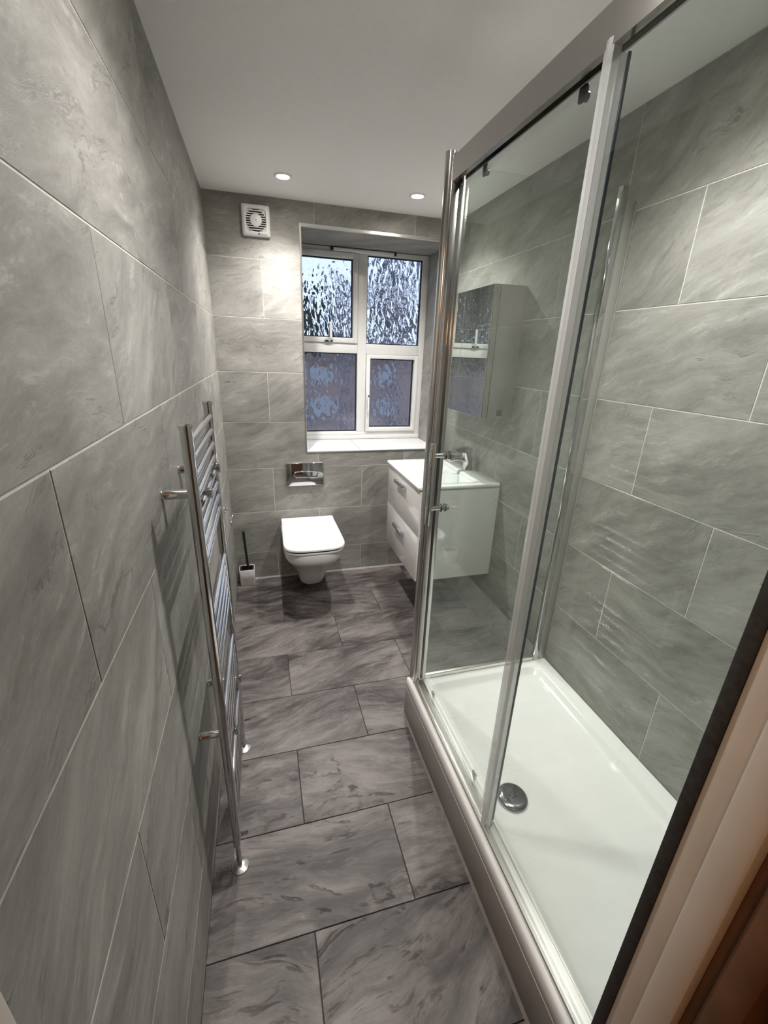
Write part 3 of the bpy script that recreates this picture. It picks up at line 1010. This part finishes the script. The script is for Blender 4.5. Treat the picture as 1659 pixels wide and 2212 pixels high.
# ------------------------------------------------------------------ shower tray
ty0, ty1, txa = YN + .004, -1.402, .776
tr_ = thing('shower_tray', 'white acrylic shower tray behind the glass sliding door', 'shower tray', (txa, ty1, 0))
TZ = .205
xe = W - .0006
tb = NB()
lp = [rrect(txa + .004, xe, ty0, ty1, .004, .150), rrect(txa, xe, ty0, ty1, .006, .156), rrect(txa, xe, ty0, ty1, .006, TZ - .006), rrect(txa + .006, xe - .002, ty0 + .002, ty1 - .006, .006, TZ),
      rrect(.842, 1.398, ty0 + .055, -1.468, .055, TZ), rrect(.848, 1.392, ty0 + .061, -1.474, .055, TZ - .004), rrect(.860, 1.380, ty0 + .074, -1.487, .05, TZ - .022),
      rrect(.875, 1.366, ty0 + .09, -1.502, .045, TZ - .027), rrect(.90, 1.34, ty0 + .115, -1.527, .04, TZ - .0275)]
add_loft(tb, lp, True, True)
obj('tray', tb, M['acrylic'], tr_, True, sharp=50)
obj('riser_panel', bx(txa - .002, txa + .012, ty0, ty1 - .002, .0005, .1495, .001), M['grey_panel'], tr_, True, 'grey white panel under the tray')
obj('end_panel', bx(txa + .0125, xe, ty1 - .014, ty1 - .002, .0005, .1495, .001), M['grey_panel'], tr_, True, 'grey white panel under the tray')
obj('sealant', prism([(txa - .0021, ty0, .0002), (txa - .009, ty0, .0002), (txa - .0021, ty0, .009)], (0, ty1 - ty0 - .002, 0)), M['dark_silicone'], tr_, False, 'pale sealant bead')
dc = Vector((.949, -1.992, TZ - .0273))
dn = obj('drain_cover', lathe([(.050, .0), (.050, .004), (.0485, .008), (.043, .012), (.030, .0145), (0, .0155)], dc, n=48), M['drain'], tr_, True, 'round chrome waste cover')
for k in range(5):
    a = 2 * PI * k / 5 + .5
    obj('drain_hole', lathe([(.0024, 0), (.0024, .0008)], dc + Vector((.0105 * math.cos(a), .0105 * math.sin(a), .0149)), n=10), M['dark'], dn)

# ------------------------------------------------------------------ shower enclosure
px0, px1 = .787, .850
EY = -1.428                           # plane of the end panel
en = thing('shower_enclosure', 'chrome framed sliding glass shower enclosure standing on the white tray', 'shower enclosure', (.82, EY, TZ))
# corner post: round outer column, flat inner jamb, channel for the panel
pb = NB()
prof = []
for k in range(13):
    a = math.radians(60 + 240 * k / 12)
    prof.append((px0 + .018 + .018 * math.cos(a), -1.414 + .018 * math.sin(a), TZ + .0005))
add_prism(pb, prof, (0, 0, 1.878))
obj('corner_post', pb, M['alu'], en, True, sharp=30)
obj('post_jamb', bx(px0 + .016, px0 + .046, -1.446, -1.408, TZ + .0005, 2.075, .002), M['satin'], en, True)
obj('post_channel', bx(px0 + .0462, px0 + .062, -1.440, -1.414, TZ + .0005, 2.068, .003), M['alu'], en, True)
# head rail
hb_ = NB()
RZ0, RZ1 = 2.002, 2.066
add_prism(hb_, [(.797, 0, RZ0), (.797, 0, RZ1 - .004), (.801, 0, RZ1), (.838, 0, RZ1), (.842, 0, RZ1 - .004), (.842, 0, RZ0 + .010), (.838, 0, RZ0 + .010), (.838, 0, RZ1 - .006), (.803, 0, RZ1 - .006), (.803, 0, RZ0 + .002), (.812, 0, RZ0 + .002), (.812, 0, RZ0)], (0, 1.146, 0))
bmesh.ops.translate(hb_, verts=hb_.verts[:], vec=(0, YN + .016, 0))
obj('head_rail', hb_, M['satin'], en, True, sharp=20)
# bottom track: two grooves
bt = NB()
add_prism(bt, [(.789, 0, TZ + .0004), (.789, 0, TZ + .011), (.792, 0, TZ + .014), (.798, 0, TZ + .014), (.801, 0, TZ + .006), (.807, 0, TZ + .006), (.809, 0, TZ + .016), (.815, 0, TZ + .016), (.818, 0, TZ + .006), (.832, 0, TZ + .006), (.832, 0, TZ + .012), (.835, 0, TZ + .012), (.837, 0, TZ + .0004)], (0, 1.146, 0))
bmesh.ops.translate(bt, verts=bt.verts[:], vec=(0, YN + .016, 0))
obj('bottom_track', bt, M['trim'], en, True, sharp=20)
# end panel with its bottom rail and wall channel
obj('end_glass', bx(px1 - .001, 1.4, EY - .003, EY + .003, TZ + .016, 2.052), M['glass'], en, False, 'fixed glass end panel')
obj('end_rail', bx(px1, 1.3908, EY - .009, EY + .009, TZ + .0005, TZ + .023, .005, 3), M['trim'], en, True)
obj('glass_channel', bx(1.391, 1.417, EY - .010, EY + .010, TZ + .0005, 2.068, .003), M['chrome'], en, True)
obj('wall_channel', bx(1.4172, W - .0004, EY - .008, EY + .012, TZ + .0005, 2.03, .002), M['cab_grey'], en, True, 'grey wall profile')
obj('wall_sealant', bx(W - .004, W - .0003, EY - .0125, EY - .0083, TZ + .0003, 2.02, .001), M['silicone'], en, False, 'pale sealant line')
# fixed front pane nearer the door, in the outer groove
obj('front_glass', bx(.8015, .8065, YN + .02, -2.066, TZ + .007, 2.008), M['glass'], en, False, 'fixed glass pane beside the doorway')
fs = NB()
add_prism(fs, [(.798, -2.046, TZ + .008), (.811, -2.046, TZ + .008), (.814, -2.052, TZ + .008), (.814, -2.066, TZ + .008), (.798, -2.068, TZ + .008), (.795, -2.058, TZ + .008)], (0, 0, 1.80))
obj('front_stile', fs, M['seal'], en, True, 'milky strip on the pane edge', sharp=30)
obj('near_channel', bx(.794, .834, YN + .0004, YN + .0195, TZ + .0165, 2.0015, .003), M['alu'], en, True)
# sliding door, closed against the post
sd = obj('sliding_door', bx(.8235, .8295, -2.045, -1.4465, TZ + .017, 2.0), M['glass'], en, False, 'clear glass sliding door leaf')
obj('door_seal', bx(.8155, .8335, -2.062, -2.0452, TZ + .017, 2.0, .004), M['seal'], sd, True, 'milky clear edge seal')
obj('glass_edge', bx(.829, .8345, -2.066, -2.0622, TZ + .017, 2.0, .001), M['glass_edge'], sd, True, 'dark glass edge')
obj('door_seal', bx(.8205, .8325, -1.4464, -1.4405, TZ + .017, 2.0, .002), M['gasket'], sd, True, 'dark closing seal')
# long bar handle outside with two stand-offs through the glass
hd = NB()
HX, HYy = .772, -1.520
add_tube(hd, [(HX, HYy, .972), (HX, HYy, .976), (HX, HYy, 1.262), (HX, HYy, 1.266)], [.0085, .0105, .0105, .0085], 20)
hz_ = (1.035, 1.222)
for z_ in hz_:
    add_tube(hd, [(HX + .006, HYy, z_), (.8115, HYy, z_)], .0085, 18)
    add_tube(hd, [(.8114, HYy, z_), (.8134, HYy, z_), (.8200, HYy, z_), (.8234, HYy, z_)], [.0090, .0125, .0125, .0100], 20)
    add_tube(hd, [(.8296, HYy, z_), (.8316, HYy, z_), (.838, HYy, z_), (.846, HYy, z_)], [.0105, .0125, .0125, .009], 20)
obj('door_handle', hd, M['chrome'], sd, True)
for z_ in hz_:
    for xa in (.8165, .8325):
        obj('washer', tube([(xa - .0014, HYy, z_), (xa + .0014, HYy, z_)], .0142, 20), M['gasket'], sd, True, 'black washer of the handle')
for y_ in (-1.582, -1.955):
    rb = NB()
    add_box(rb, .8300, .8385, y_ - .011, y_ + .011, 1.980, 2.006, .004)
    add_tube(rb, [(.8385, y_, 1.990), (.8435, y_, 1.990)], .008, 16)
    obj('roller', rb, M['black_plastic'], sd, True, 'dark top roller')
for y_ in (-1.565, -1.930):
    cb_ = NB()
    add_box(cb_, .8297, .8385, y_ - .012, y_ + .012, TZ + .012, TZ + .050, .005, 3)
    add_tube(cb_, [(.838, y_, TZ + .034), (.842, y_, TZ + .034)], .007, 14)
    obj('bottom_guide', cb_, M['chrome'], sd, True, 'grey bottom guide clip')

# ------------------------------------------------------------------ towel radiator
rx, ry0, ry1 = .0855, -1.902, -1.492
ra = thing('towel_radiator', 'tall chrome ladder towel radiator on the left wall', 'radiator', (rx, (ry0 + ry1) / 2, 0))


def dtube(y, z0_, z1_):
    """D section upright, flat side to the room end"""
    b2 = NB()
    pr = []
    for k in range(20):
        a = 2 * PI * k / 20
        ca, sa = math.cos(a), math.sin(a)
        pr.append((rx + .0120 * math.copysign(abs(ca) ** .8, ca), y + .0140 * math.copysign(abs(sa) ** .8, sa), z0_))
    add_prism(b2, pr, (0, 0, z1_ - z0_))
    return b2


for y in (ry0, ry1):
    obj('upright', dtube(y, .185, 1.385), M['chrome'], ra, True, sharp=30)
    obj('end_cap', lathe([(.0140, -.002), (.0145, .002), (.0138, .006), (.009, .008), (0, .0085)], (rx, y, 1.385), n=24), M['chrome'], ra, True)
rz = [1.352 - .0395 * k for k in range(8)] + [.915 - .040 * k for k in range(5)] + [.607 - .040 * k for k in range(4)] + [.362 - .040 * k for k in range(4)]
for z_ in rz:
    obj('rung', tube([(rx, ry0 + .0135, z_), (rx, ry0 + .06, z_), (rx, ry1 - .06, z_), (rx, ry1 - .0135, z_)], .0102, 24), M['rung_chrome'], ra, True)
for yb_, zb_ in ((-1.793, 1.2145), (-1.560, 1.2145), (-1.783, .469), (-1.560, .469)):
    bk = NB()
    add_lathe(bk, [(.0130, .0004), (.0130, .004), (.0115, .005), (.0112, .006), (.0112, .060), (.009, .0625)], (0, yb_, zb_), (1, 0, 0), 24)
    add_tube(bk, [(.058, yb_, zb_), (.100, yb_, zb_)], .0055, 12)
    add_tube(bk, [(.0965, yb_, zb_), (.0985, yb_, zb_), (.108, yb_, zb_), (.110, yb_, zb_)], [.011, .0135, .0135, .011], 20)
    obj('wall_bracket', bk, M['chrome'], ra, True)
for yp, yf, yu in ((-1.882, -1.870, ry0), (-1.452, -1.425, ry1)):
    vb = NB()
    add_tube(vb, [(rx - .002, yu, .186), (rx - .003, yu, .150)], .0105, 16)
    add_tube(vb, [(rx - .003, yu - .002, .150), (rx - .003, yf, .140), (rx - .006, yf, .10), (rx - .007, yf, .001)], [.010, .009, .0078, .0078], 14)
    obj('valve', vb, M['chrome'], ra, True)
    obj('valve_lever', tube([(rx + .004, yf - .004, .150), (rx + .030, yf - .006, .156)], [.007, .0055], 12), M['chrome'], ra, True)
    obj('floor_rose', lathe([(.009, .011), (.015, .009), (.026, .003), (.027, .0003)], (rx - .007, yf, 0), n=28), M['trim'], ra, True, 'silver floor rose')
